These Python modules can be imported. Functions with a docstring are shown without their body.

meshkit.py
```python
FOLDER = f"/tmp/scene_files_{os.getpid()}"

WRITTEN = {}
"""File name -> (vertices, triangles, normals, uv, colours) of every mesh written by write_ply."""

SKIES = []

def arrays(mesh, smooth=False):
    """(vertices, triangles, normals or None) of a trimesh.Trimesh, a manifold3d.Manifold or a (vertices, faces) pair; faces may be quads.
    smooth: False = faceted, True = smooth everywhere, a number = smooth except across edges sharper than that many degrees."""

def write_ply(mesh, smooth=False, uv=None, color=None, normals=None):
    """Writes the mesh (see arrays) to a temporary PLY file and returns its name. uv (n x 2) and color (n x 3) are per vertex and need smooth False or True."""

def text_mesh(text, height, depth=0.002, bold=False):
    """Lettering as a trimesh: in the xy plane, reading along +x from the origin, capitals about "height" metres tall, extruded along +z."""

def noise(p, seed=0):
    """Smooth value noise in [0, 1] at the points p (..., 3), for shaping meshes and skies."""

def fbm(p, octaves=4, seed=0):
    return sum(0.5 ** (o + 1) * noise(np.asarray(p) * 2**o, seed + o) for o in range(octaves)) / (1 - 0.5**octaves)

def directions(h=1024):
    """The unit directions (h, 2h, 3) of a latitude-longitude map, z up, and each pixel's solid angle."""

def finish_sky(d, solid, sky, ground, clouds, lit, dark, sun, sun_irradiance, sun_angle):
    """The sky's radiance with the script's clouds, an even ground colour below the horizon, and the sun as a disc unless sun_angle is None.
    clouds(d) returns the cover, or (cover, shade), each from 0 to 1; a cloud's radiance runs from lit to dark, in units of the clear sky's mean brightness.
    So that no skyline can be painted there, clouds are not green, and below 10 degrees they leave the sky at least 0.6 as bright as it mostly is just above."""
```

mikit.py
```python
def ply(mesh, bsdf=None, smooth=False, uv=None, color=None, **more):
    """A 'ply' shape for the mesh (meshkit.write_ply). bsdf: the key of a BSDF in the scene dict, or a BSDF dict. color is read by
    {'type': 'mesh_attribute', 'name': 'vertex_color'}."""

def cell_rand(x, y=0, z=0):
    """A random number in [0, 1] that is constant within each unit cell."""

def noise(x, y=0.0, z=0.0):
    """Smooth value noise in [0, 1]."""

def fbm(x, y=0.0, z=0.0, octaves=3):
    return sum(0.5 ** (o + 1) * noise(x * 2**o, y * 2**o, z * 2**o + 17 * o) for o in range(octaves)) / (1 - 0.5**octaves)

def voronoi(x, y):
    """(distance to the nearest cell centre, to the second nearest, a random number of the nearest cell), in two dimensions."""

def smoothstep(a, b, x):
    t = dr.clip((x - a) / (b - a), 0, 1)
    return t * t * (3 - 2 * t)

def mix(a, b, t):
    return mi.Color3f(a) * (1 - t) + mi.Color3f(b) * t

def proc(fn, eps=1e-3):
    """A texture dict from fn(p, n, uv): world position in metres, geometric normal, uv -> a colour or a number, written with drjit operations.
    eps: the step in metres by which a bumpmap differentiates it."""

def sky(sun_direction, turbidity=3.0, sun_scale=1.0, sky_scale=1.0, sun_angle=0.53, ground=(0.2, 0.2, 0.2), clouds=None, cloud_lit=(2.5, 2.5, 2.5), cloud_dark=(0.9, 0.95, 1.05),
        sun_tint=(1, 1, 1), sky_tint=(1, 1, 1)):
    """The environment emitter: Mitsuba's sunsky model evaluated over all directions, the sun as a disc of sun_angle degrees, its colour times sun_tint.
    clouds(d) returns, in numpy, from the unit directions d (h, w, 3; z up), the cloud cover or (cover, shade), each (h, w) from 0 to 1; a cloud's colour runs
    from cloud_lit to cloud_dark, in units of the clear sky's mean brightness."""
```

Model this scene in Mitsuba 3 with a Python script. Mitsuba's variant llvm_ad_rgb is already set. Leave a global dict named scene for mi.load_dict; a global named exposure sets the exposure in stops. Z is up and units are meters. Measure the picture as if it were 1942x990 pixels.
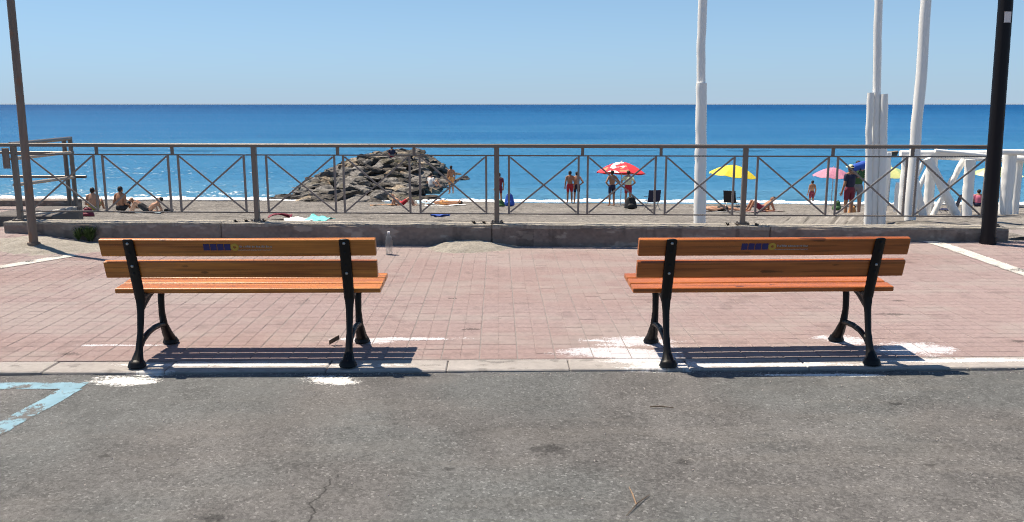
import math, random, numpy as np, trimesh, drjit as dr, mitsuba as mi
import manifold3d as m3
import mikit, meshkit
from mikit import proc, noise, fbm, voronoi, cell_rand, smoothstep, mix
from meshkit import noise as nnoise, fbm as nfbm

random.seed(7)
rng = np.random.default_rng(7)
T = mi.ScalarTransform4f
scene, labels = {"type": "scene"}, {}

# ------------------------------------------------------------------ camera, sky, exposure
PITCH = math.atan(297 / 1600)
scene["camera"] = {"type": "perspective", "fov": 2 * math.degrees(math.atan(971 / 1600)), "fov_axis": "x", "near_clip": 0.05, "far_clip": 90000.0,
                   "to_world": T().look_at([0, 0, 1.6], [0, math.cos(PITCH), 1.6 - math.sin(PITCH)], [0, 0, 1])}
def veil(d):                                                                    # thin pale summer haze low over the sea, all round
    return .8 * np.exp(-np.maximum(np.degrees(np.arcsin(np.clip(d[..., 2], -1, 1))), 0) / 2.6)
scene["sky"] = mikit.sky([-0.34, 0.19, 0.80], turbidity=2.4, sun_scale=1.65, sky_scale=1.0, sun_tint=(0.95, 1.0, 1.06), sky_tint=(0.93, 1.04, 1.02), clouds=veil, cloud_lit=(1.5, 1.98, 2.6))
exposure = 1.7

# ------------------------------------------------------------------ helpers
used = {}
def new(name, parent=None):
    base = f"{parent}__{name}" if parent else name
    k = used.get(base, 0)
    used[base] = k + 1
    return base if k == 0 else f"{base}_{k:03d}"
def put(name, mesh, mat, parent=None, smooth=False, label=None, cat=None, group=None, kind=None, tw=None, **kw):
    key = new(name, parent)
    d = mikit.ply(mesh, mat, smooth, **kw) if not isinstance(mesh, dict) else dict(mesh)
    if tw is not None: d["to_world"] = tw
    scene[key] = d
    tag(key, label, cat, group, kind)
    return key
def tag(key, label=None, cat=None, group=None, kind=None):
    t = {k: v for k, v in dict(label=label, category=cat, group=group, kind=kind).items() if v}
    if t: labels[key] = t
def thing(name, label, cat, group=None):
    key = new(name); tag(key, label, cat, group); return key
def cat_(ms): return trimesh.util.concatenate(ms)
def box(x0, x1, y0, y1, z0, z1, b=0.0):
    if b <= 0:
        return trimesh.creation.box(bounds=[[x0, y0, z0], [x1, y1, z1]])
    p = []
    for x, sx in ((x0, 1), (x1, -1)):
        for y, sy in ((y0, 1), (y1, -1)):
            for z, sz in ((z0, 1), (z1, -1)):
                p += [[x + sx * b, y + sy * b, z], [x + sx * b, y, z + sz * b], [x, y + sy * b, z + sz * b]]
    return trimesh.convex.convex_hull(np.array(p))
def bar(a, b, w, h, up=(0, 0, 1), bev=0.0):
    """A rectangular bar from a to b, w across, h along up."""
    a, b = np.array(a, float), np.array(b, float); d = b - a; L = np.linalg.norm(d); d /= L
    r = np.cross(d, up); r /= np.linalg.norm(r); u = np.cross(r, d)
    m = box(-w / 2, w / 2, 0, L, -h / 2, h / 2, bev)
    M = np.eye(4); M[:3, 0], M[:3, 1], M[:3, 2], M[:3, 3] = r, d, u, a
    m.apply_transform(M); return m
def tube(pts, rad, n=10, cap=True):
    """A tube through the points with the radii rad, closed at both ends."""
    p = np.array(pts, float); rad = np.broadcast_to(rad, (len(p),))
    t = np.gradient(p, axis=0); t /= np.linalg.norm(t, axis=1, keepdims=True)
    ref = np.array([0, 0, 1.0]) if abs(t[0, 2]) < 0.8 else np.array([1.0, 0, 0])
    a = np.cross(t, ref); a /= np.linalg.norm(a, axis=1, keepdims=True); c = np.cross(t, a)
    ang = np.arange(n) * 2 * np.pi / n
    v = (p[:, None] + rad[:, None, None] * (np.cos(ang)[None, :, None] * a[:, None] + np.sin(ang)[None, :, None] * c[:, None])).reshape(-1, 3)
    f = []
    for i in range(len(p) - 1):
        for j in range(n):
            k = (j + 1) % n
            f += [[i * n + j, (i + 1) * n + k, i * n + k], [i * n + j, (i + 1) * n + j, (i + 1) * n + k]]
    v = np.vstack([v, p[0], p[-1]]); e = len(v)
    for j in range(n):
        k = (j + 1) % n
        f += [[e - 2, j, k], [e - 1, (len(p) - 1) * n + k, (len(p) - 1) * n + j]]
    m = trimesh.Trimesh(v, np.array(f), process=False); m.fix_normals(); return m
def ell(c, r, n=10, m=7):
    """Points of an ellipsoid, for hulls."""
    th, ph = np.meshgrid(np.linspace(0, np.pi, m), np.arange(n) * 2 * np.pi / n)
    q = np.stack([np.sin(th) * np.cos(ph), np.sin(th) * np.sin(ph), np.cos(th)], -1).reshape(-1, 3)
    return q * np.broadcast_to(np.asarray(r, float), (3,)) + np.asarray(c, float)
def hull(*pts): return m3.Manifold.hull_points(np.vstack(pts))
def chain(nodes, n=10, m=7):
    """Hulls from each (centre, radii) to the next."""
    return [hull(ell(*nodes[i], n, m), ell(*nodes[i + 1], n, m)) for i in range(len(nodes) - 1)]
def union(ms): return m3.Manifold.batch_boolean(ms, m3.OpType.Add)
def tri(m):
    q = m.to_mesh(); return trimesh.Trimesh(q.vert_properties[:, :3], q.tri_verts, process=False)
def soft(m, length, it=8):
    t = tri(m.refine_to_length(length)); t.merge_vertices()
    trimesh.smoothing.filter_taubin(t, iterations=it); return t
def grid(xs, ys, zf):
    X, Y = np.meshgrid(xs, ys); Z = zf(X, Y); n, m = len(ys), len(xs)
    i, j = np.meshgrid(np.arange(n - 1), np.arange(m - 1), indexing="ij"); q = i * m + j
    f = np.stack([q, q + 1, q + m + 1, q + m], -1).reshape(-1, 4)
    return trimesh.Trimesh(np.stack([X, Y, Z], -1).reshape(-1, 3), np.vstack([f[:, [0, 1, 2]], f[:, [0, 2, 3]]]), process=False)
def sst(a, b, x):
    t = np.clip((np.asarray(x, float) - a) / (b - a), 0, 1); return t * t * (3 - 2 * t)

# ------------------------------------------------------------------ materials
def mat(key, color, rough=0.6, spec=0.4, bump=None, bscale=1.0, two=True, **kw):
    c = color if isinstance(color, dict) else {"type": "rgb", "value": list(color)}
    r = rough if not isinstance(rough, dict) else rough
    b = {"type": "principled", "base_color": c, "roughness": r, "specular": spec, **kw}
    if bump is not None:
        b = {"type": "bumpmap", "arbitrary": bump, "scale": bscale, "bsdf": b}
    if two: b = {"type": "twosided", "bsdf": b}
    scene[key] = b

YAW = 0.0166                       # the kerb and the pavers lie turned a little against the sea rail
def pav(x, y):                     # world -> paver frame
    return x + YAW * y, y - YAW * x
SPILL = [(-2.30, 4.80, .17, .075), (-2.22, 4.92, .12, .05), (-1.08, 4.79, .17, .065), (-0.78, 5.66, .42, .035), (-2.62, 5.50, .28, .02), (-0.95, 5.60, .14, .06),
         (.70, 5.32, .34, .09), (.86, 5.22, .28, .12), (.96, 5.07, .26, .09), (.62, 5.40, .2, .04), (1.0, 5.52, .1, .09), (2.28, 5.62, .16, .10), (2.66, 5.42, .24, .13), (.85, 5.6, .3, .1),
         (2.9, 5.16, .5, .035), (1.55, 5.08, .7, .04), (-1.6, 5.07, .75, .035), (1.9, 4.90, .35, .02)]
def spill(x, y):
    """Dried whitewash slopped about the bench feet: ragged patches."""
    s = mi.Float(0)
    for cx, cy, rx, ry in SPILL:
        s = dr.maximum(s, 1 - dr.sqrt(dr.square((x - cx) / (rx * 1.5)) + dr.square((y - cy) / (ry * 1.6))))
    n = fbm(x * 7, y * 16, 3.0, 5); m = cell_rand(dr.floor(x * 240), dr.floor(y * 240), 2); k = noise(x * 90, y * 90, 2.0)
    return smoothstep(0.22, 0.62, s * 1.15 + (n - 0.5) * 1.1 + (k - 0.5) * 0.45 + (m - 0.5) * 0.30) * smoothstep(0, 0.10, s) * (0.75 + 0.25 * k)
def road_color(p, n, uv):
    x, y = p.x, p.y
    d1, d2, w = voronoi(x * 95, y * 95)
    e1, e2, w2 = voronoi(x * 45 + 7, y * 45)
    big = fbm(x * 0.7, y * 0.7, 1.0, 3); mid = fbm(x * 5, y * 5, 9.0, 3)
    g = 0.103 + 0.052 * (w - 0.5) + 0.022 * (w2 - 0.5) + 0.045 * (mid - 0.5) + 0.050 * (big - 0.5)
    g = g * dr.select(d2 - d1 < 0.10, 0.78, 1.0) + dr.select(w > 0.965, 0.05, 0.0)
    tone = mix((1.02, 0.99, 0.985), (0.97, 1.0, 1.01), smoothstep(0.35, 0.65, fbm(x * 1.3 + 5, y * 1.3, 2.0, 2)))
    st = mi.Float(0)
    for cx, cy, r in ((.17, 3.78, .085), (.79, 3.63, .05), (-.28, 3.56, .028), (-1.18, 3.10, .05), (2.1, 4.4, .04), (-.6, 4.1, .02), (-1.9, 3.7, .03), (1.9, 3.6, .025)):
        r0 = dr.sqrt(dr.square(x - cx) + dr.square((y - cy) * 1.5)) / r
        st = dr.maximum(st, smoothstep(1.25, 0.55, r0 + (fbm(x * 50, y * 50, 4.0, 2) - 0.5) * 1.1))
    f1, f2, fw = voronoi(x * 2.6, y * 2.6)                                        # small tar and gum spots, thinly sown
    sp = dr.select(fw > 0.45, smoothstep(1.0, 0.5, f1 / (0.015 + 0.06 * dr.square(fw - 0.45)) + (noise(x * 80, y * 80) - .5) * .8), 0.0)
    st = dr.maximum(st, 0.9 * sp)
    c = mi.Color3f(g) * tone * (1 - 0.45 * st)
    # tar-dark crack that wanders over the road
    ck = mi.Float(9)
    wob = (noise(y * 9, 3.3) - 0.5) * 0.10 + (noise(y * 40, 8.1) - 0.5) * 0.03
    for (ax, ay), (bx, by) in (((-.84, 2.7), (-.78, 3.45)), ((-.78, 3.45), (-.62, 3.84)), ((-.62, 3.84), (-.42, 4.1))):
        t = dr.clip(((x - ax) * (bx - ax) + (y - ay) * (by - ay)) / ((bx - ax) ** 2 + (by - ay) ** 2), 0, 1)
        ck = dr.minimum(ck, dr.sqrt(dr.square(x + wob - ax - t * (bx - ax)) + dr.square(y - ay - t * (by - ay))))
    c = c * (1 - 0.6 * smoothstep(0.007, 0.002, ck) * smoothstep(0.3, 0.5, noise(x * 7, y * 7, 5)))
    dust = smoothstep(0.5, 0.75, fbm(x * 2, y * 9, 6.0, 4)) * 0.25
    c = mix(c, (.19, .175, .16), dust * 0.5)
    return mix(c, (.66, .655, .64), spill(x, y))
def road_bump(p, n, uv):
    d1, d2, w = voronoi(p.x * 95, p.y * 95)
    return (0.5 - d1) * (0.4 + w) + 0.6 * noise(p.x * 40, p.y * 40)
mat("m_road", proc(road_color), 0.85, 0.25, proc(road_bump, 2e-3), 0.0035)
def brick_color(p, n, uv):
    u, v = pav(p.x, p.y)
    iu, iv = dr.floor(u / 0.1225), dr.floor((v - 5.19) / 0.11)
    r1, r2 = cell_rand(iu, iv, 5), cell_rand(iu, iv, 9)
    c = mix((.220, .160, .153), (.234, .173, .166), r1)
    c = mix(c, (.224, .187, .188), 0.10 * smoothstep(0.5, 0.95, r2))
    big = fbm(p.x * 0.55, p.y * 0.8, 2.0, 3)
    c = mix(c, (.257, .212, .215), 0.30 * smoothstep(0.38, 0.66, big))                # bleached, dusty areas
    gr = fbm(p.x * 60, p.y * 60, p.z * 60, 3)
    c = c * (0.86 + 0.28 * gr)
    dirt = smoothstep(0.60, 0.80, fbm(p.x * 7, p.y * 7, 8.0, 4))
    c = c * (1 - 0.16 * dirt)
    st = mi.Float(0)
    for cx, cy, r in ((-.30, 5.91, .055), (2.96, 6.36, .10), (-.125, 6.24, .035), (3.2, 6.82, .05), (-.5, 6.9, .04), (-2.9, 5.3, .07), (3.5, 5.6, .05)):
        r0 = dr.sqrt(dr.square((p.x - cx) * 0.8) + dr.square((p.y - cy) * 2.2)) / r
        st = dr.maximum(st, smoothstep(1.2, 0.6, r0 + (fbm(p.x * 40, p.y * 40, 1.0, 2) - 0.5) * 1.2))
    c = c * (1 - 0.5 * st)
    sand = smoothstep(0.46, 0.68, fbm(p.x * 1.6, p.y * 3.2, 5.0, 4) + 0.16 * smoothstep(8.7, 9.4, p.y))
    c = mix(c, (.263, .235, .221), 0.38 * sand)
    return mix(c, (.470, .458, .486), spill(p.x, p.y))
mat("m_brick", proc(brick_color), 0.85, 0.25)
def bed_color(p, n, uv):
    return mix((.165, .144, .139), (.213, .193, .187), fbm(p.x * 20, p.y * 20, 0.0, 3))
mat("m_bed", proc(bed_color), 0.95, 0.2)
def stone_color(p, n, uv):
    g = fbm(p.x * 45, p.y * 45, p.z * 45, 3); b = fbm(p.x * 3, p.y * 6, p.z * 3, 3)
    c = mix((.213, .192, .180), (.315, .292, .278), 0.35 + 0.65 * b) * (0.84 + 0.32 * g)
    c = c * (1 - 0.35 * smoothstep(0.62, 0.8, fbm(p.x * 11, p.y * 30, p.z * 11, 3)))
    return mix(c, (.508, .508, .519), spill(p.x, p.y))
mat("m_kerb", proc(stone_color), 0.8, 0.3)
def wall_color(p, n, uv):
    a = fbm(p.x * 1.2, p.y * 3, p.z * 5, 4); g = fbm(p.x * 30, p.y * 30, p.z * 30, 3)
    c = mix((.144, .113, .098), (.259, .218, .193), a) * (0.72 + 0.56 * g)
    chip = smoothstep(0.60, 0.70, fbm(p.x * 5, p.y * 5, p.z * 9, 4))
    c = mix(c, (.380, .333, .287), 0.6 * chip)                                        # bare chipped cement
    return c * (1 - 0.35 * smoothstep(0.58, 0.75, fbm(p.x * 9, p.y * 9, p.z * 1.2, 3)))
def wall_bump(p, n, uv): return fbm(p.x * 25, p.y * 25, p.z * 25, 3)
mat("m_wall", proc(wall_color), 0.9, 0.2, proc(wall_bump), 0.012)
def sand_color(p, n, uv):
    d1, d2, w = voronoi(p.x * 9, p.y * 9)
    a = fbm(p.x * 0.35, p.y * 0.9, 1.0, 4); g = fbm(p.x * 18, p.y * 18, 2.0, 3)
    c = mix((.130, .120, .111), (.191, .178, .164), a) * (0.72 + 0.56 * g)
    c = c * dr.select(w > 0.93, 0.6, 1.0) * dr.select(w < 0.05, 1.35, 1.0)
    weed = smoothstep(0.62, 0.72, fbm(p.x * 0.8, p.y * 3.5, 7.0, 4))
    c = mix(c, (.072, .065, .059), 0.5 * weed)
    wet = smoothstep(-3.52, -3.66, p.z + 0.18 * (fbm(p.x * .6, p.y * .6, 3.0, 3) - .5))  # swash line
    return c * (1 - 0.42 * wet)
def sand_bump(p, n, uv): return fbm(p.x * 3.2, p.y * 3.2, 1.0, 4)
mat("m_sand", proc(sand_color), 0.95, 0.2, proc(sand_bump, 1e-2), 0.12)
def sea_color(p, n, uv):
    off = p.y + 0.056 * p.x - 46.7                                              # metres out from the waterline
    s = fbm(p.x * 0.012, p.y * 0.05, 3.0, 4); t = fbm(p.x * 0.05 + 3, p.y * 0.22, 1.0, 3)
    q = dr.log(dr.maximum(off, 1.0)) / 2.302585 + (s - 0.5) * 0.7 + (t - 0.5) * 0.35  # depth of the bed below, banked and streaked
    c = mix((.068, .195, .32), (.030, .140, .275), smoothstep(0.7, 1.6, q))
    c = mix(c, (.011, .094, .235), smoothstep(1.6, 2.4, q))
    c = mix(c, (.005, .058, .175), smoothstep(2.4, 3.3, q))
    return c
def sea_bump(p, n, uv):
    return (fbm(p.x * 0.5, p.y * 1.5, 0.0, 4) + 0.35 * fbm(p.x * 2.5 + 1, p.y * 5.5, 4.0, 2)) * (1 - 0.45 * smoothstep(300, 2500, p.y))
def sea_rough(p, n, uv):                                                        # far off the unresolved ripples act as roughness
    return 0.27 + 0.20 * smoothstep(120, 900, p.y)
mat("m_sea", proc(sea_color), proc(sea_rough), 0.07, proc(sea_bump, 2e-2), 0.24)
mat("m_foam", (.72, .73, .73), 0.7, 0.3)
def wood(key, a, b, knots):
    def f(p, n, uv):
        g = fbm(p.x * 2.2, p.y * 38, p.z * 38, 3); h = noise(p.x * 6, p.y * 170, p.z * 170)
        w = noise(p.x * 0.9 + 4, p.y * 9, p.z * 9); u = noise(p.x * 1.6 + knots, p.y * 60, p.z * 60)
        c = mix(a, b, dr.clip(0.02 + 0.95 * g + 0.35 * (h - 0.5) + 0.45 * (w - 0.5), 0, 1))
        c = c * (1 - 0.30 * smoothstep(0.62, 0.80, u))                              # darker late wood
        k = noise(p.x * 9 + knots, p.y * 24, p.z * 24)
        return c * (1 - 0.60 * smoothstep(0.84, 0.93, k))
    mat(key, proc(f), 0.32, 0.5)
wood("m_wood_left", (.23, .060, .010), (.55, .205, .037), 1.0)
wood("m_wood_right", (.215, .050, .010), (.45, .140, .032), 9.0)
mat("m_iron", (.004, .004, .005), 0.45, 0.25)
mat("m_steel", (.150, .128, .110), 0.42, 0.5, metallic=0.2)
mat("m_bar", (.19, .17, .155), 0.5, 0.4)
mat("m_bolt", (.35, .34, .33), 0.35, 0.5, metallic=0.8)
mat("m_railtan", (.36, .29, .22), 0.5, 0.5)
def rust_color(p, n, uv):
    a = fbm(p.x * 20, p.y * 20, p.z * 3, 4)
    return mix(mix((.11, .085, .07), (.21, .165, .135), a), (.22, .11, .06), 0.6 * smoothstep(.6, .75, fbm(p.x * 9, p.y * 9, p.z * 6, 3)))
mat("m_rustpole", proc(rust_color), 0.6, 0.4)
mat("m_lamp", (.004, .0035, .006), 0.5, 0.25)
def white_color(p, n, uv):
    a = fbm(p.x * 16, p.y * 16, p.z * 3.0, 4); b = fbm(p.x * 30, p.y * 30, p.z * 1.2, 3)
    c = mix((.424, .410, .389), (.560, .554, .541), smoothstep(.3, .6, a))
    return mix(c, (.287, .246, .205), 0.7 * smoothstep(.60, .74, b))
mat("m_white", proc(white_color), 0.6, 0.4)
def rock_mat(key, a, b, moss):
    def f(p, n, uv):
        g = fbm(p.x * 2.5, p.y * 2.5, p.z * 3.5, 4)
        c = mix(a, b, smoothstep(.25, .75, g)) * (0.7 + 0.6 * noise(p.x * 11, p.y * 11, p.z * 11))
        return mix(c, moss, 0.6 * smoothstep(.55, .75, fbm(p.x * 1.1, p.y * 1.1, p.z * 2, 3)))
    def bmp(p, n, uv): return fbm(p.x * 4, p.y * 4, p.z * 6, 3)
    mat(key, proc(f), 0.9, 0.25, proc(bmp, 1e-2), 0.25)
rock_mat("m_rock_grey", (.075, .071, .068), (.21, .196, .182), (.085, .075, .045))
rock_mat("m_rock_tan", (.15, .122, .09), (.30, .25, .19), (.17, .085, .045))
rock_mat("m_rock_dark", (.035, .032, .031), (.10, .09, .08), (.07, .065, .035))
def paint_over(col, cover, sc):
    def f(p, n, uv):
        k = smoothstep(1 - cover - .10, 1 - cover + .10, fbm(p.x * sc, p.y * sc, 2.0, 4) + (voronoi(p.x * 90, p.y * 90)[2] - .5) * .18)
        return mix((.105, .102, .10), mi.Color3f(col) * (0.82 + 0.3 * fbm(p.x * 25, p.y * 25, 1.0, 2)), k)
    return proc(f)
mat("m_blueline", paint_over((.18, .30, .37), .585, 16), 0.8, 0.3)
mat("m_whiteline", paint_over((.46, .44, .41), .62, 7), 0.8, 0.3)
flat = dict(skin=(.42, .23, .15), tan=(.33, .16, .09), hair=(.018, .014, .012), navy=(.018, .02, .05), black=(.015, .015, .017), red=(.42, .02, .03), maroon=(.16, .02, .04),
            white=(.78, .77, .75), olive=(.26, .24, .06), blue=(.03, .09, .42), turq=(.16, .52, .50), pale=(.45, .58, .66), orange=(.55, .26, .09), pink=(.62, .16, .24),
            yellow=(.66, .52, .04), lime=(.36, .46, .20), yellowpale=(.48, .50, .20), cream=(.72, .70, .42), grey=(.22, .22, .23), dusky=(.33, .22, .22), green=(.05, .12, .04), plaqueblue=(.03, .024, .11), gold=(.42, .27, .04),
            umbred=(.68, .045, .055), umbpink=(.46, .19, .27), cement=(.33, .30, .28), sticker=(.62, .58, .56), leaf=(.05, .085, .025), paperlet=(.30, .26, .24), twig=(.10, .075, .055), straw=(.23, .15, .095))
for k, c in flat.items():
    mat("m_" + k, c, 0.65, 0.35)
scene["m_clear"] = {"type": "principledthin", "base_color": {"type": "rgb", "value": [.85, .87, .88]}, "spec_trans": 0.96, "roughness": 0.08, "diff_trans": 1.0, "eta": 1.4}

# ------------------------------------------------------------------ ground
def zg(x, y):                                                                    # the paving lifts towards both ends of the sea wall
    return .11 * sst(-4.5, -5.9, x) * sst(8.4, 9.8, y) + .09 * sst(1.6, 5.0, x) * sst(7.4, 9.2, y)
xs = np.concatenate([[-400, -60, -12], np.linspace(-5, 5, 160), [12, 60, 400]])
ys = np.concatenate([[-400, -60, -8, 0], np.linspace(2, 4.86, 40), np.linspace(4.88, 5.1, 14), [5.3]])
def roadz(X, Y):
    return (-0.011 + 0.008 * (nfbm(np.stack([X * .9, Y * .9, 0 * X], -1), 3) - .5) - (.006 + .03 * np.clip(nnoise(np.stack([X * 5, 0 * X, 0 * X], -1)) - .35, 0, 1)) * sst(4.935, 4.965, Y - YAW * X))
put("road", grid(xs, ys, roadz), "m_road", smooth=True, kind="structure", label="grey worn asphalt road in front of the kerb", )

def frame(u, v, z=0.0):                                                          # paver frame -> world
    return np.array([u - YAW * v, v + YAW * u, z])
# kerb stones
kerb = put("kerb", cat_([bar(frame(-40, 5.078, -.14), frame(40, 5.078, -.14), .215, .20)]), "m_bed", kind="structure", label="pale flush kerb of long stones between road and paving")
edges = [-7.0]
while edges[-1] < 7.0: edges.append(edges[-1] + random.choice([.74, .76, .98, 1.0]))
for a, b in zip(edges[:-1], edges[1:]):
    m = box(a + .002, b - .002, 4.968, 5.184, -.13, random.uniform(-.003, .003), .007)
    m.apply_transform(np.array([[1, -YAW, 0, 0], [YAW, 1, 0, 0], [0, 0, 1, 0], [0, 0, 0, 1.0]]))
    put("stone", m, "m_kerb", kerb)
# paving: bricks laid in straight rows
pave_y = lambda x: 9.62 - 0.045 * x
xs = np.linspace(-12, 12, 97); ys = np.concatenate([np.linspace(5.15, 9.9, 40), np.linspace(10, 13.2, 24)])
bedm = grid(xs, ys, lambda X, Y: zg(X, Y) - .0030)
c = bedm.triangles_center
keep = (c[:, 1] - YAW * c[:, 0] > 5.17) & ((c[:, 1] < pave_y(c[:, 0]) + .05) | (np.abs(c[:, 0]) > 6.0)) & ((c[:, 0] < 6) | (c[:, 1] < 10.3)) & ((c[:, 0] < -6.75) | (c[:, 1] < 10.35) | (c[:, 0] > 0))
bedm = trimesh.Trimesh(bedm.vertices, bedm.faces[keep], process=False)
pavement = put("pavement", bedm, "m_bed", smooth=True, kind="structure", label="pink brick paving with sandy joints behind the two benches")
BL, BW, J = .1225, .11, .0034
V = np.array([[sx * (BL / 2 - J / 2 - i), sy * (BW / 2 - J / 2 - i), z] for z, i in ((-.03, 0), (-.0022, 0), (0, .0028)) for sx, sy in ((-1, -1), (1, -1), (1, 1), (-1, 1))])
Q = [[a + k, a + (k + 1) % 4, a + 4 + (k + 1) % 4, a + 4 + k] for a in (0, 4) for k in range(4)] + [[8, 9, 10, 11]]
F = np.array([[q[0], q[1], q[2]] for q in Q] + [[q[0], q[2], q[3]] for q in Q])
bricks = []
for i in range(-96, 98):
    for j in range(0, 73):
        u, v = (i + .5) * BL + (.0012 if i % 2 else -.0012), 5.19 + (j + .5) * BW
        x, y, _ = frame(u, v)
        if y > pave_y(x) + .02 and abs(x) < 6.05: continue
        if x > 6.05 and y > 9.9 or y > 12.6 or (-6.8 < x < 0 and y > 10.3): continue
        if abs(x) > 0.66 * y + 1.2: continue
        M = np.eye(4)
        rz = YAW + random.gauss(0, .004); gx, gy = (zg(x + .05, y) - zg(x - .05, y)) / .1, (zg(x, y + .05) - zg(x, y - .05)) / .1
        tx, ty = random.gauss(0, .0022) - gx, random.gauss(0, .0026) + gy
        M[:3, :3] = trimesh.transformations.euler_matrix(ty, tx, rz)[:3, :3]
        M[:3, 3] = [x, y, zg(x, y) + random.gauss(0, .0005)]
        seen = abs(x) < .60 * y
        bricks.append((y + (0 if seen else 100), M))
bricks.sort(key=lambda b: b[0])
bd = mikit.ply(trimesh.Trimesh(V, F, process=False), "m_brick")
for _, M in bricks[:300]:
    put("brick", bd, None, pavement, tw=T(M.tolist()))
rest = np.array([M for _, M in bricks[300:]])
vs = np.einsum("kij,nj->kni", rest[:, :3, :3], V) + rest[:, None, :3, 3]
fs = F[None] + (np.arange(len(rest)) * len(V))[:, None, None]
put("brick_field", trimesh.Trimesh(vs.reshape(-1, 3), fs.reshape(-1, 3), process=False), "m_brick", pavement, kind="stuff")

def strip(pts, w, z, seg=24, ground=zg):
    """A painted stripe along the points, its edges a little ragged; it follows the paving."""
    p = np.array(pts, float); d = np.linalg.norm(np.diff(p, axis=0), axis=1); s = np.concatenate([[0], np.cumsum(d)])
    t = np.linspace(0, s[-1], seg * max(1, int(s[-1])) + 2); c = np.stack([np.interp(t, s, p[:, k]) for k in (0, 1)], 1)
    g = np.gradient(c, axis=0); g /= np.linalg.norm(g, axis=1, keepdims=True); nrm = np.stack([-g[:, 1], g[:, 0]], 1)
    jl, jr = (w / 2 + (rng.random(len(c)) - .5) * .012 for _ in range(2))
    L, R = c + nrm * jl[:, None], c - nrm * jr[:, None]
    v = np.vstack([np.c_[L, ground(L[:, 0], L[:, 1]) + z], np.c_[R, ground(R[:, 0], R[:, 1]) + z]]); n = len(c)
    f = [[i, n + i, i + 1] for i in range(n - 1)] + [[n + i, n + i + 1, i + 1] for i in range(n - 1)]
    return trimesh.Trimesh(v, np.array(f), process=False)
put("white_line", strip([(4.62, 10.0), (4.66, 9.5), (4.75, 8.7), (4.90, 7.8), (5.1, 6.6)], .17, .005), "m_whiteline", kind="structure", label="white painted line on the paving right of the right bench")
put("white_line", strip([(-4.72, 8.95), (-5.12, 8.25), (-5.7, 7.3)], .16, .005), "m_whiteline", kind="structure", label="white painted line on the paving at the left edge")
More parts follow.
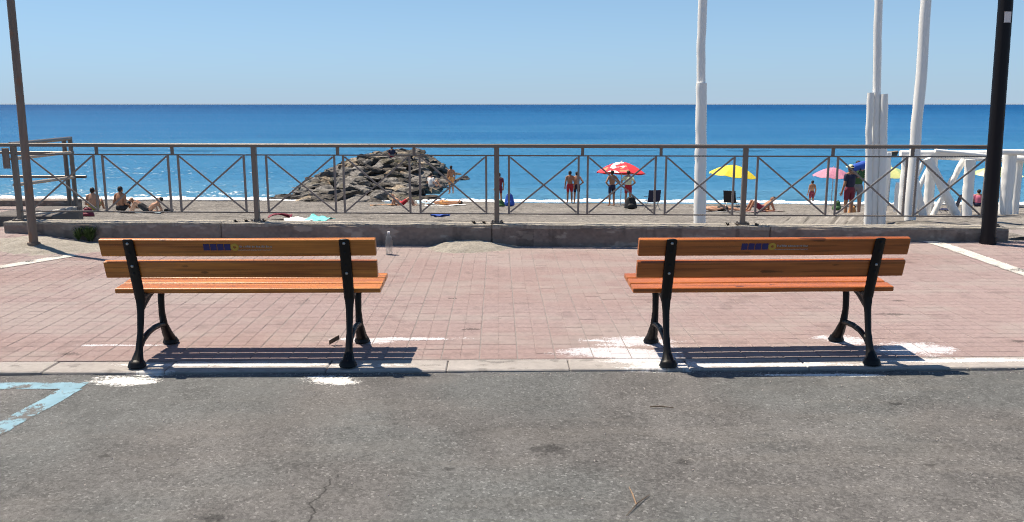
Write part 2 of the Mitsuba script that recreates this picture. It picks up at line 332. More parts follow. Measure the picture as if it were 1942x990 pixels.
put("blue_line", cat_([strip([(-4.6, 4.665), (-2.49, 4.70)], .115, .0025, ground=roadz), strip([(-2.535, 4.64), (-2.62, 3.6), (-2.72, 2.9)], .125, .0025, ground=roadz)]), "m_blueline", kind="structure",
    label="worn pale blue parking bay corner painted on the asphalt")

# ------------------------------------------------------------------ beach and sea
def zb(x, y):
    return -.45 - .09 * (y + .05 * x - 10)
def sandz(X, Y):
    P = np.stack([X, Y, 0 * X], -1)
    path = sst(5.55, 6.1, X) * sst(30, 15, X) * sst(24, 14.5, Y)                  # the sandy way down at the right of the wall
    way = (.05 - .07 * (Y - 9.6) - zb(X, Y)) * path
    return zb(X, Y) + np.maximum(way, 0) + .10 * (nfbm(P * .45, 3) - .5) + .11 * (nfbm(P * 1.9, 3, 5) - .5) * sst(47.5, 43, Y + .056 * X)
xs = np.concatenate([[-400, -120, -60], np.linspace(-34, 38, 330), [60, 120, 400]]); ys = np.concatenate([np.linspace(9.6, 18, 70), np.linspace(18.2, 52, 190), [90, 140]])
put("sand", grid(xs, ys, sandz), "m_sand", smooth=True, kind="structure", label="grey brown pebbly sand of the beach sloping to the water")
WL = -3.75
def shore(x): return 46.7 - .056 * x
def seaz(X, Y):
    P = np.stack([X * .22, Y * .6, 0 * X], -1); o = Y - shore(X)
    fade = sst(240, 110, Y) * sst(110, 80, np.abs(X))
    wob = 2.0 * (nfbm(np.stack([X * .10, 0 * X, 0 * X + 3], -1), 3) - .5)
    brk = .26 * np.exp(-((o - 2.6 - wob) / .55) ** 2) + .14 * np.exp(-((o - 6.4 - 2 * wob) / .8) ** 2)
    return WL + fade * (.26 * (nfbm(P, 4) - .5) * sst(0, 6, o) + brk + .05 * np.sin(Y * 1.1 + 2.5 * nnoise(P * .5)))
put("sea", cat_([grid(np.linspace(-120, 120, 330), np.concatenate([np.linspace(42, 75, 120), np.linspace(75.6, 245, 150)]), seaz),
                 grid(np.array([-60000, -8000, -1000, -110, 110, 1000, 8000, 60000.]), np.array([100, 400, 2000, 6000, 40000.]), lambda X, Y: 0 * X + WL - .01),
                 grid(np.array([-60000, -1000, -110.]), np.array([30, 100.]), lambda X, Y: 0 * X + WL - .01), grid(np.array([110, 1000, 60000.]), np.array([30, 100.]), lambda X, Y: 0 * X + WL - .01)]),
    "m_sea", smooth=True, kind="structure", label="blue sea with small ripples reaching to the horizon")
# surf: frothy bubbles heaped along the water's edge
def foam_mesh():
    ms = []; ico = trimesh.creation.icosphere(1, 1.0); out = []
    for x in np.arange(-34, 36, .05):
        wob = 1.3 * (nfbm(np.array([[x * .12, 3.0, 0]]), 3)[0] - .5) + .6 * (nfbm(np.array([[x * .8, 9.0, 0]]), 3)[0] - .5)
        n = 2 + (nnoise(np.array([[x * .3, 1, 5.0]]))[0] > .35) * 2
        for _ in range(n):
            o = abs(random.gauss(0, .45)) - .25
            y = shore(x) + wob + o; r = random.uniform(.04, .11)
            out.append((x + random.uniform(-.1, .1), y, max(zb(x, y) + .02, WL + .03), r))
    out = np.array(out)
    v = out[:, None, :3] + ico.vertices[None] * (out[:, None, 3:] * np.array([2.6, 1.5, .7])); f = ico.faces[None] + (np.arange(len(out)) * len(ico.vertices))[:, None, None]
    return trimesh.Trimesh(v.reshape(-1, 3), f.reshape(-1, 3), process=False)
put("surf", foam_mesh(), "m_foam", smooth=True, kind="stuff", label="white surf foam along the edge of the water", cat="foam")

# sand blown against the wall
def drift(cx, cy, rx, ry, h, seed):
    xs, ys = np.linspace(cx - rx * 1.3, cx + rx * 1.3, 70), np.linspace(cy - ry * 1.3, cy + ry * 1.3, 36)
    def z(X, Y):
        P = np.stack([X * 4, Y * 6, 0 * X], -1)
        r = np.sqrt(((X - cx) / rx) ** 2 + ((Y - cy) / ry) ** 2) + .5 * (nfbm(P, 3, seed) - .5)
        return zg(X, Y) - .012 + h * sst(1.05, .1, r) + .02 * (nfbm(P * 4, 2, seed) - .5) * sst(1.1, .8, r)
    return grid(xs, ys, z)
def drift_color(p, n, uv):
    return mix((.202, .183, .158), (.292, .271, .241), fbm(p.x * 14, p.y * 14, p.z * 9, 4)) * (0.8 + .4 * noise(p.x * 90, p.y * 90))
mat("m_drift", proc(drift_color), 0.95, 0.2)
put("sand_drift", drift(-.45, 9.45, .62, .42, .085, 1), "m_drift", smooth=True, kind="structure", label="heap of pale sand blown against the middle of the low wall")
put("sand_drift", drift(-5.2, 9.35, .9, .5, .05, 4), "m_drift", smooth=True, kind="structure", label="sandy dirt at the foot of the left pole")

# ------------------------------------------------------------------ low wall
W0, W1 = np.array([-5.97, 9.96]), np.array([5.55, 9.45])
wd = (W1 - W0) / np.linalg.norm(W1 - W0); wn = np.array([-wd[1], wd[0]])
def along(s, o=0.0, z=0.0):                                                      # s metres along the wall from its left end, o metres seaward
    q = W0 + wd * s + wn * o; return np.array([q[0], q[1], z])
WLEN = np.linalg.norm(W1 - W0)
wall = thing("low_wall", "long low dark cement wall carrying the sea railing", "wall")
cuts = [0, 2.6, 5.75, 8.9, WLEN]
for a, b in zip(cuts[:-1], cuts[1:]):
    n = int((b - a) / .06)
    m = box(a + .003, b - .003, -.15, .11, -.9, .228, .012).subdivide_to_size(.12)
    v = m.vertices.copy()
    e = nfbm(np.c_[v[:, 0] * 3, v[:, 1] * 6, v[:, 2] * 6], 3, 3) - .5
    v[:, 1] += .03 * e * (v[:, 2] < .3); v[:, 2] += np.where(v[:, 2] > .1, .016 * (nfbm(np.c_[v[:, 0] * 2.2, v[:, 1], 0 * e], 3, 8) - .5), 0)
    q = W0 + v[:, :1] * wd + v[:, 1:2] * wn
    m = trimesh.Trimesh(np.c_[q, v[:, 2]], m.faces, process=False)
    put("section", m, "m_wall", wall, smooth=40)
    w_ = box(a + .006, b - .006, -.146, .100, .20, .246, .006).subdivide_to_size(.12); v = w_.vertices.copy()
    v[:, 1] += .022 * (nfbm(np.c_[v[:, 0] * 4, v[:, 1] * 6, 0 * v[:, 0]], 3, 12) - .5) * (v[:, 1] < 0)
    v[:, 2] += np.where(v[:, 2] > .22, .012 * (nfbm(np.c_[v[:, 0] * 2.2, v[:, 1], 0 * v[:, 0]], 3, 8) - .5), 0)
    q = W0 + v[:, :1] * wd + v[:, 1:2] * wn
    put("coping", trimesh.Trimesh(np.c_[q, v[:, 2]], w_.faces, process=False), "m_drift", wall, smooth=40)
rough = [random.gauss(0, 1) for _ in range(40)]

# ------------------------------------------------------------------ sea railing on the wall
rail = thing("railing", "brown steel railing with crossed bars in three frames per bay", "railing")
posts = [0.13, 2.985, 5.80, 8.615, 11.40]
put("handrail", cat_([bar(along(-.05, 0, 1.135), along(11.42, 0, 1.135), .075, .042, bev=.008)]), "m_steel", rail)
for s in posts:
    put("post", cat_([bar(along(s, 0, .215), along(s, 0, 1.12), .055, .06, up=(wn[0], wn[1], 0), bev=.006)]), "m_steel", rail)
    put("base_plate", cat_([bar(along(s - .07, 0, .250), along(s + .07, 0, .250), .13, .020, bev=.003)] + [trimesh.creation.cylinder(.011, .02, sections=8).apply_translation(along(s + a, b, .268)) for a in (-.05, .05) for b in (-.045, .045)]), "m_steel", rail)
ZL, ZM = .355, 1.025
for a, b in zip(posts[:-1], posts[1:]):
    put("top_bar", bar(along(a + .028, 0, ZM), along(b - .028, 0, ZM), .03, .014), "m_steel", rail)
    put("bottom_bar", bar(along(a + .028, 0, ZL), along(b - .028, 0, ZL), .03, .014), "m_steel", rail)
    L = b - a
    for f0, f1 in ((.05, .333), (.37, .643), (.685, .957)):
        s0, s1 = a + f0 * L, a + f1 * L; up = (wn[0], wn[1], 0)
        for s in (s0, s1): put("upright", bar(along(s, 0, ZL + .007), along(s, 0, ZM - .007), .023, .018, up=up), "m_bar", rail)
        put("cross_bar", bar(along(s0 + .015, -.008, ZL + .02), along(s1 - .015, -.008, ZM - .02), .018, .012, up=up), "m_bar", rail)
        put("cross_bar", bar(along(s0 + .015, .008, ZM - .02), along(s1 - .015, .008, ZL + .02), .018, .012, up=up), "m_bar", rail)
    for fs_ in (.348, .663):
        put("stub", bar(along(a + fs_ * L, 0, ZM + .007), along(a + fs_ * L, 0, 1.115), .034, .020, up=(wn[0], wn[1], 0)), "m_steel", rail)
# stair railing that leaves the end post towards the beach
sr = thing("stair_railing", "tan two rail stair railing running seaward from the left end post", "railing")
E0, E1 = np.array([-5.93, 10.05, 0]), np.array([-6.28, 12.1, 0])
for z0, z1, r, m_ in ((1.135, 1.125, .028, "m_steel"), (.965, .93, .022, "m_railtan"), (.655, .575, .022, "m_railtan")):
    put("rail", tube([E0 + [0, 0, z0], E1 + [0, 0, z1]], r), m_, sr)
for x, y, t in ((-6.28, 12.1, 1.15), (-6.40, 12.16, 1.13)):
    put("post", tube([(x, y, -.1), (x, y, t)], .03), "m_steel", sr)
lr = thing("stair_railing", "dark pipe railing with two thin rails at the left edge of the photo", "railing")
for z in (.92, .575):
    put("rail", tube([(-9.6, 12.3, z), (-6.30 + (.15 if z < .8 else 0), 12.2, z)], .022), "m_steel", lr)
put("post", tube([(-9.0, 12.3, -.1), (-9.0, 12.3, 1.0)], .03), "m_steel", lr)
sg = thing("notice_board", "small brown notice plate fixed to the left end post of the railing", "sign")
put("plate", bar(along(.06, -.045, .86), along(.06, -.045, 1.10), .085, .012, up=(wn[0], wn[1], 0), bev=.003), "m_rustpole", sg)
# parapet and steps at the left
put("parapet", box(-9.5, -6.52, 12.5, 12.75, -1.2, .20, .012), "m_wall", label="low dark parapet behind the stair at far left", cat="wall")
st = thing("beach_steps", "grey cement landing block and step behind the left end of the wall", "steps")
mat("m_cementgrey", (.12, .11, .105), 0.9, 0.2, proc(wall_bump), 0.01)
put("landing", box(-6.6, -5.74, 10.45, 11.05, -1.0, .235, .012), "m_cementgrey", st)
put("step", box(-6.6, -6.12, 11.06, 11.85, -1.0, .19, .012), "m_cementgrey", st)
put("side_edge", bar((-6.10, 10.42, .228), (-5.72, 11.0, .262), .06, .04, bev=.006), "m_whiteline", st)

# ------------------------------------------------------------------ poles
def lathe_pole(pts, rads, n=14, wob=0.0, seed=0):
    p = np.array(pts, float); t = np.linspace(0, 1, 40); s = np.linspace(0, 1, len(p))
    q = np.stack([np.interp(t, s, p[:, k]) for k in range(3)], 1); r = np.interp(t, s, rads)
    if wob:
        q[:, 0] += wob * (nfbm(np.c_[t * 9, 0 * t, 0 * t + seed], 3) - .5); r = r * (1 + .16 * (nfbm(np.c_[t * 14, 0 * t + 5, 0 * t + seed], 3) - .5))
    return tube(q, r, n)
bp = thing("lamp_post", "thin rusty brown pole leaning slightly at the left edge", "pole")
put("shaft", lathe_pole([(-5.312, 9.25, .03), (-5.30, 9.25, 1.36), (-5.27, 9.25, 4.6)], (.046, .041, .036)), "m_rustpole", bp, smooth=40)
put("base_collar", trimesh.creation.cylinder(.066, .07, sections=18).apply_translation((-5.312, 9.25, .06)), "m_rustpole", bp, smooth=40)
lp = thing("lamp_post", "thick dark lamp post at the right edge with a pale sticker", "lamp post")
put("shaft", lathe_pole([(5.245, 9.18, .06), (5.10, 9.18, 5.0)], (.075, .068), 20), "m_lamp", lp, smooth=40)
put("base_collar", trimesh.creation.cylinder(.084, .10, sections=24).apply_translation((5.245, 9.18, .12)), "m_lamp", lp, smooth=40)
ang = np.linspace(-2.1, -1.1, 7)
sv = np.array([[5.243 - .03 * (z - .1) + .0735 * math.cos(a), 9.18 + .0735 * math.sin(a), z] for z in (2.44, 2.55) for a in ang])
put("sticker", trimesh.Trimesh(sv, [[i, i + 1, i + 8] for i in range(6)] + [[i, i + 8, i + 7] for i in range(6)], process=False), "m_sticker", lp)

wp = thing("white_pole", "tall white wooden mast standing alone behind the right bench, spliced just above the horizon", "mast")
put("lower_log", lathe_pole([(3.045, 13.5, -.9), (2.975, 13.5, 1.93)], (.098, .084), 14, .03, 1), "m_white", wp, smooth=40)
put("upper_log", lathe_pole([(2.985, 13.53, 1.3), (2.87, 13.53, 5.6)], (.072, .062), 14, .03, 2), "m_white", wp, smooth=40)
wp = thing("white_pole", "white wooden mast with two shorter logs lashed to its foot", "mast")
put("mast_log", lathe_pole([(5.875, 13.5, -.9), (5.50, 13.5, 5.6)], (.066, .060), 12, .02, 3), "m_white", wp, smooth=40)
put("side_log", lathe_pole([(5.975, 13.42, -.9), (5.805, 13.42, 1.76)], (.062, .056), 12, .03, 4), "m_white", wp, smooth=40)
put("side_log", lathe_pole([(5.755, 13.46, -.9), (5.60, 13.46, 1.78)], (.058, .05), 12, .03, 5), "m_white", wp, smooth=40)
wp = thing("white_pole", "plain white wooden mast rising at the left end of the crossed timber fence", "mast")
put("mast_log", lathe_pole([(6.38, 13.4, -.9), (6.345, 13.4, 1.6), (6.32, 13.4, 5.4)], (.090, .082, .070), 12, .03, 6), "m_white", wp, smooth=40)

# white crossed timber fence on the beach
tf = thing("timber_fence", "white painted timber ramp fence with big crossed logs at the right", "fence")
def log(name, a, b, r, seed):
    put(name, lathe_pole([a, b], (r, r * .93), 10, .02, seed), "m_white", tf, smooth=40)
log("post", (6.80, 14.60, 0.71), (6.80, 14.60, -1.2), 0.084, 20)
log("post", (7.25, 15.80, 0.16), (7.25, 15.80, -1.2), 0.063, 21)
log("post", (7.38, 14.90, 0.67), (7.40, 14.90, -1.2), 0.090, 22)
log("post", (7.90, 14.60, 0.67), (7.92, 14.60, -1.2), 0.090, 23)
log("post", (8.62, 14.70, 0.76), (8.66, 14.70, -1.2), 0.110, 24)
log("post", (9.00, 15.05, 0.76), (9.02, 15.05, -1.2), 0.074, 25)
log("brace", (6.80, 14.50, 0.68), (7.22, 14.50, -0.62), 0.068, 26)
log("brace", (7.19, 14.80, 0.64), (6.80, 14.80, -0.50), 0.034, 27)
log("brace", (7.09, 14.47, 0.70), (7.88, 14.47, -0.62), 0.074, 28)
log("brace", (7.86, 14.75, 0.65), (7.28, 14.75, -0.58), 0.053, 29)
log("beam", (6.67, 14.58, 0.77), (8.19, 14.56, 0.77), 0.063, 30)
log("beam", (7.10, 14.85, 0.70), (8.39, 14.85, 0.65), 0.041, 31)
log("beam", (7.17, 14.40, 0.83), (8.25, 14.42, 0.73), 0.034, 32)
log("beam", (8.33, 14.58, 0.80), (9.60, 14.60, 0.78), 0.052, 33)
log("beam", (8.45, 14.93, 0.66), (9.60, 14.93, 0.64), 0.063, 34)
log("brace", (7.30, 15.7, 0.66), (7.86, 15.7, -0.7), 0.052, 35)
log("brace", (7.86, 15.8, 0.62), (7.32, 15.8, -0.7), 0.045, 36)
log("post", (7.05, 15.9, .72), (7.05, 15.9, -1.2), 0.06, 37)

# ------------------------------------------------------------------ breakwaters
def boulder(c, s, yaw):
    pts = rng.normal(size=(15, 3)); pts /= np.linalg.norm(pts, axis=1, keepdims=True)
    pts = np.sign(pts) * np.abs(pts) ** .82 * (.88 + .24 * rng.random((15, 1)))
    m = trimesh.convex.convex_hull(pts * s)
    R = trimesh.transformations.euler_matrix(rng.normal(0, .15), rng.normal(0, .15), yaw); R[:3, 3] = c
    m.apply_transform(R); return m
bw = thing("breakwater", "mound of grey and tan boulders jutting from the beach into the sea", "breakwater")
def mound(x, y):
    ridge = -8.05 - .03 * (y - 56)
    left, right = 5.9, 3.8
    t = np.where(x < ridge, (ridge - x) / left, (x - ridge) / right)
    prof = np.clip(1 - t ** 2.1, 0, 1)
    front = sst(45.6, 56, y) * .82 + .18 * sst(45, 47, y)
    return -3.95 + 2.05 * prof * front
cands = []
for y in np.arange(46.2, 66, .80):
    for x in np.arange(-14.0, -2.6, .94):
        xx, yy = x + rng.normal(0, .24), y + rng.normal(0, .22)
        z = float(mound(xx, yy))
        if z > -3.9: cands.append((xx, yy, z))
cands.sort(key=lambda c: c[1])
for i, (x, y, z) in enumerate(cands[:288]):
    big = 1 + .25 * (y < 50)
    s = np.array([rng.uniform(.42, .88), rng.uniform(.40, .64), rng.uniform(.17, .32)]) * big * rng.uniform(.8, 1.2)
    k = rng.random(); m_ = "m_rock_tan" if k < .10 + .16 * (z > -2.4) else ("m_rock_dark" if k > .66 else "m_rock_grey")
    put("boulder", boulder((x, y, z - .08), s, rng.uniform(-.7, .7)), m_, bw)
for x, y in ((-4.4, 60), (-3.7, 62), (-4.2, 64.5)):
    put("boulder", boulder((x, y, WL - .08), np.array([rng.uniform(.5, .8), .5, .26]), rng.uniform(-.5, .5)), "m_rock_dark", bw)
core = grid(np.linspace(-15, -1.5, 50), np.linspace(45.5, 70, 60), lambda X, Y: mound(X, Y) - .28 - 2 * (mound(X, Y) < -3.93))
put("rubble_core", core, "m_rock_dark", bw)
bw2 = thing("breakwater", "low far line of dark rocks in the water at the right", "breakwater")
for k in range(64):
    t = rng.random(); x = 38.2 + 26 * t + rng.normal(0, .5); y = 89 - 8 * t + rng.normal(0, .7)
    sz_ = np.array([rng.uniform(.5, 1.0), rng.uniform(.5, .8), rng.uniform(.25, .45)])
    put("boulder", boulder((x, y, WL + rng.uniform(-.1, .22)), sz_, rng.uniform(-1, 1)), ("m_rock_grey", "m_rock_dark", "m_rock_tan")[int(rng.integers(3))], bw2)
# ------------------------------------------------------------------ benches
LEN = 1.67
def plank_mesh(w, t, seed):
    r = .0095; L2 = LEN / 2
    q = [(sy * (t / 2 - r) + r * math.cos(a), sz * (w / 2 - r) + r * math.sin(a)) for sy, sz, a0 in ((1, 1, 0), (-1, 1, 1), (-1, -1, 2), (1, -1, 3)) for a in np.linspace(a0, a0 + 1, 5) * math.pi / 2]
    rings = [[(x, y * k, z * k2) for y, z in q] for x, k, k2 in ((-L2, 1 - .006 / t, 1 - .006 / w), (-L2 + .003, 1, 1), (L2 - .003, 1, 1), (L2, 1 - .006 / t, 1 - .006 / w))]
    m = trimesh.convex.convex_hull(np.array(rings).reshape(-1, 3)).subdivide_to_size(.25)
    b = random.uniform(-.003, .003); m.vertices[:, 2] += b * (1 - (2 * m.vertices[:, 0] / LEN) ** 2); return m
def place_plank(m, y, z, tilt):
    m = m.copy(); m.apply_transform(trimesh.transformations.rotation_matrix(tilt, [1, 0, 0])); m.apply_translation([0, y, z]); return m
def iron_frame(x):
    c = lambda nodes: chain([((x, y, z), r) for y, z, r in nodes], 10, 7)
    ms = c([(.090, .405, (.033, .014, .02)), (.048, .56, (.034, .013, .02)), (.010, .69, (.034, .013, .02)), (-.020, .795, (.032, .012, .008))])           # back upright
    ms += c([(.090, .41, (.030, .018, .02)), (.080, .33, (.023, .018, .02)), (.050, .20, (.020, .017, .02)), (.010, .095, (.024, .018, .02)), (-.030, .035, (.042, .034, .024))])  # rear leg
    ms += [hull(ell((x, -.034, .034), (.050, .042, .022)), ell((x, -.034, .012), (.058, .050, .012)))]
    ms += c([(.09, .412, (.022, .02, .018)), (.30, .428, (.020, .02, .014)), (.50, .452, (.020, .014, .012))])                                                # seat bearer
    ms += c([(.43, .435, (.026, .020, .02)), (.402, .35, (.022, .019, .02)), (.396, .25, (.021, .019, .02)), (.415, .16, (.026, .022, .02)), (.465, .08, (.036, .032, .02)), (.505, .035, (.042, .036, .024))])   # front leg
    ms += [hull(ell((x, .505, .032), (.048, .042, .022)), ell((x, .510, .012), (.055, .052, .012)))]
    ms += c([(-.010, .055, (.018, .018, .018)), (.025, .110, (.018, .018, .018)), (.08, .148, (.018, .018, .018)), (.16, .170, (.018, .018, .018)), (.26, .178, (.018, .018, .018)), (.35, .172, (.018, .018, .018)), (.42, .158, (.020, .018, .018))])  # arch
    ms += c([(.078, .30, (.016, .014, .018)), (.105, .350, (.016, .014, .016)), (.18, .388, (.015, .014, .016)), (.32, .420, (.014, .012, .012))])             # gusset
    ms += [hull(ell((x, .085, .33), (.011, .012, .02)), ell((x, .09, .41), (.012, .012, .01)), ell((x, .12, .365), (.011, .01, .01)), ell((x, .20, .40), (.011, .01, .01)), ell((x, .29, .422), (.011, .01, .008)))]
    return tri(union(ms))
LEAN = math.atan(.28)
back_y = lambda z: .060 - .28 * (z - .55)
def bench(label, x, y, yaw, wood_mat, hue, fx):
    t = thing("park_bench", label, "bench", "pair of new park benches")
    tw = T().translate([x, y, 0.0]).rotate([0, 0, 1], math.degrees(yaw))
    for z0, z1 in ((.693, .800), (.550, .656)):
        zc = (z0 + z1) / 2
        put("back_slat", place_plank(plank_mesh(z1 - z0 + .004, .040, 0), back_y(zc) + .021, zc, LEAN), wood_mat, t, tw=tw, smooth=35)
    for k in range(3):
        yy = .155 + .054 + k * .124
        m = place_plank(plank_mesh(.108, .033, 0), 0, 0, math.radians(90 + 4.6)); m.apply_translation([0, yy, .447 + .010 * k])
        put("seat_slat", m, wood_mat, t, tw=tw, smooth=35)
    for s in (-1, 1):
        k = put("iron_frame", iron_frame(s * fx), "m_iron", t, tw=tw, smooth=50)
        for zb_ in (.715, .775, .58, .63):
            b = trimesh.creation.icosphere(2, .009); b.apply_scale([1, .6, 1]); b.apply_translation([s * fx, back_y(zb_) - .026, zb_])
            put("bolt", b, "m_bolt" if random.random() < .4 else "m_iron", k, tw=tw, smooth=True)
    # printed sponsor strip on the upper back slat
    def face(px, pz, mesh):                                                     # a flat piece on the rear face of the upper slat
        mesh.apply_transform(trimesh.transformations.rotation_matrix(LEAN, [1, 0, 0])); mesh.apply_translation([px, back_y(pz) - .0012, pz]); return mesh
    zc = .748
    pl = put("sponsor_strip", cat_([face(-.10 + .012 + i * .042 - .10, zc, box(-.0185, .0185, -.0006, .0006, -.021, .021)) for i in range(4)]), "m_plaqueblue", t, tw=tw, label="strip with blue letter blocks, a yellow flower and a thin pale line of print")
    fl = []
    for k in range(12):
        a = k * math.tau / 12; p = box(-.006, .006, -.0007, .0007, .009, .024); p.apply_transform(trimesh.transformations.rotation_matrix(a, [0, 1, 0])); fl.append(p)
    put("flower", face(-.018, zc, cat_(fl)), "m_gold", pl, tw=tw)
    pr = []; px = .012
    while px < .20:
        w = random.choice([.005, .007, .009]); pr.append(box(px, px + w, -.0006, .0006, .000, random.choice([.009, .011, .013]))); px += w + random.choice([.003, .003, .008])
    pr.append(box(.0, .205, -.0006, .0006, -.0185, -.0155))
    put("print", face(0, zc - .002, cat_(pr)), "m_paperlet", pl, tw=tw)
    return t
bench("left park bench, its lit seat slats honey yellow, black cast iron legs", -1.665, 5.045, .012, "m_wood_left", 0, .650)
bench("right park bench, its lit seat slats redder orange, black cast iron legs", 1.605, 5.072, .034, "m_wood_right", 1, .640)

# ------------------------------------------------------------------ small things on paving and road
tg = thing("twig", "dark straight twig lying on the asphalt before the right bench", "twig")
scene[tg] = mikit.ply(tube([(.745, 4.335, -.004), (.80, 4.326, .001), (.868, 4.318, -.004)], [.003, .004, .002], 6), "m_twig")
tg = thing("twig", "forked brown twig lying on the asphalt at the bottom of the photo", "twig")
put("stem", tube([(.455, 3.11, -.006), (.51, 3.2, .002), (.575, 3.29, -.004)], [.0015, .003, .0015], 6), "m_twig", tg)
put("fork", tube([(.505, 3.19, .002), (.503, 3.27, .004), (.50, 3.36, -.004)], [.003, .003, .0015], 6), "m_straw", tg)
lf = thing("leaf", "curled dark leaf on the paving beside the right legs of the left bench", "leaf")
th = np.linspace(-1, 1, 7)
lv = np.array([[u * .035, v * .016 * (1 - u * u) ** .5, .022 + .03 * abs(v) + .02 * u] for u in np.linspace(-1, 1, 9) for v in th])
lfm = trimesh.Trimesh(lv, [[i * 7 + j, (i + 1) * 7 + j, (i + 1) * 7 + j + 1] for i in range(8) for j in range(6)] + [[i * 7 + j, (i + 1) * 7 + j + 1, i * 7 + j + 1] for i in range(8) for j in range(6)], process=False)
lfm.apply_translation([-1.20, 5.50, 0]); scene[lf] = mikit.ply(lfm, "m_twig")
bt = thing("bottle", "clear plastic bottle with a pale cap standing behind the left bench", "bottle")
prof = [(0, 0), (.036, 0), (.039, .01), (.036, .05), (.039, .10), (.039, .15), (.030, .19), (.014, .215), (.013, .232)]
bx_, by_ = -1.33, 9.00
put("body", trimesh.creation.revolve(np.array(prof), sections=20).apply_translation([bx_, by_, zg(bx_, by_) + .002]), "m_clear", bt, smooth=40)
put("cap", trimesh.creation.cylinder(.015, .02, sections=16).apply_translation([bx_, by_, zg(bx_, by_) + .243]), "m_white", bt)
def grit():
    ms = []; ico = trimesh.creation.icosphere(0, 1.0)
    for _ in range(900):
        k = rng.random()
        if k < .45: x = rng.uniform(-4, 4); y = 4.945 + YAW * x - abs(rng.normal(0, .05))
        elif k < .7: x, y = rng.uniform(-3.5, 3.5), rng.uniform(2.8, 4.9)
        else: x, y = rng.uniform(-5, 5), 9.45 - abs(rng.normal(0, .25)) - .045 * x
        z = (roadz(np.array([x]), np.array([y])) if y < 4.96 else zg(np.array([x]), np.array([y])))[0]
        ms.append((x, y, z + .002, rng.uniform(.0022, .0055)))
    ms = np.array(ms); R = rng.uniform(.6, 1.2, (len(ms), 12, 3))
    v = ms[:, None, :3] + ico.vertices[None] * ms[:, None, 3:] * R
    f = ico.faces[None] + (np.arange(len(ms)) * 12)[:, None, None]
    return trimesh.Trimesh(v.reshape(-1, 3), f.reshape(-1, 3), process=False)
put("grit", grit(), "m_cement", kind="stuff", label="loose grit and tiny stones along the kerb, the wall and the road", cat="grit")
# weeds at the wall's foot
def leafy(x, y, z, h, n, spread):
    """Narrow bent leaves rising from one root."""
    vs, fs = [], []
    for _ in range(n):
        a, l, w = rng.uniform(0, math.tau), h * rng.uniform(.45, 1.0), rng.uniform(.006, .014)
        r = spread * rng.uniform(.3, 1); b = len(vs)
        for i in range(5):
            t = i / 4; c = np.array([x + math.cos(a) * r * t ** 1.5, y + math.sin(a) * r * t ** 1.5, z + l * (t - .25 * t * t)])
            o = np.array([-math.sin(a), math.cos(a), 0]) * w * (1 - t) ** .6 * (1 if i else .5)
            vs += [c - o, c + o]
        fs += [[b + 2 * i, b + 2 * i + 1, b + 2 * i + 3] for i in range(4)] + [[b + 2 * i, b + 2 * i + 3, b + 2 * i + 2] for i in range(4)]
    return trimesh.Trimesh(vs, fs, process=False)
wd_ = thing("weed", "green weed growing at the foot of the wall above the left bench", "plant")
put("leaves", cat_([leafy(-4.95 + rng.normal(0, .05), 9.72, .03, .26, 60, .12) for _ in range(4)]), "m_leaf", wd_)
for s in (5.60, 2.80, 8.50):
    p = along(s, -.02, .23)
    wd_ = thing("weed", {5.60: "dry weed tuft at the foot of the middle railing post", 2.80: "dry weed tuft at the foot of the second railing post from the left", 8.50: "dry weed tuft at the foot of the railing post above the right bench"}[s], "plant")
    put("leaves", cat_([leafy(p[0] + dx, p[1] + rng.normal(0, .03), .225, .075, 26, .06) for dx in (-.06, .05, .16, .26)]), "m_twig", wd_)

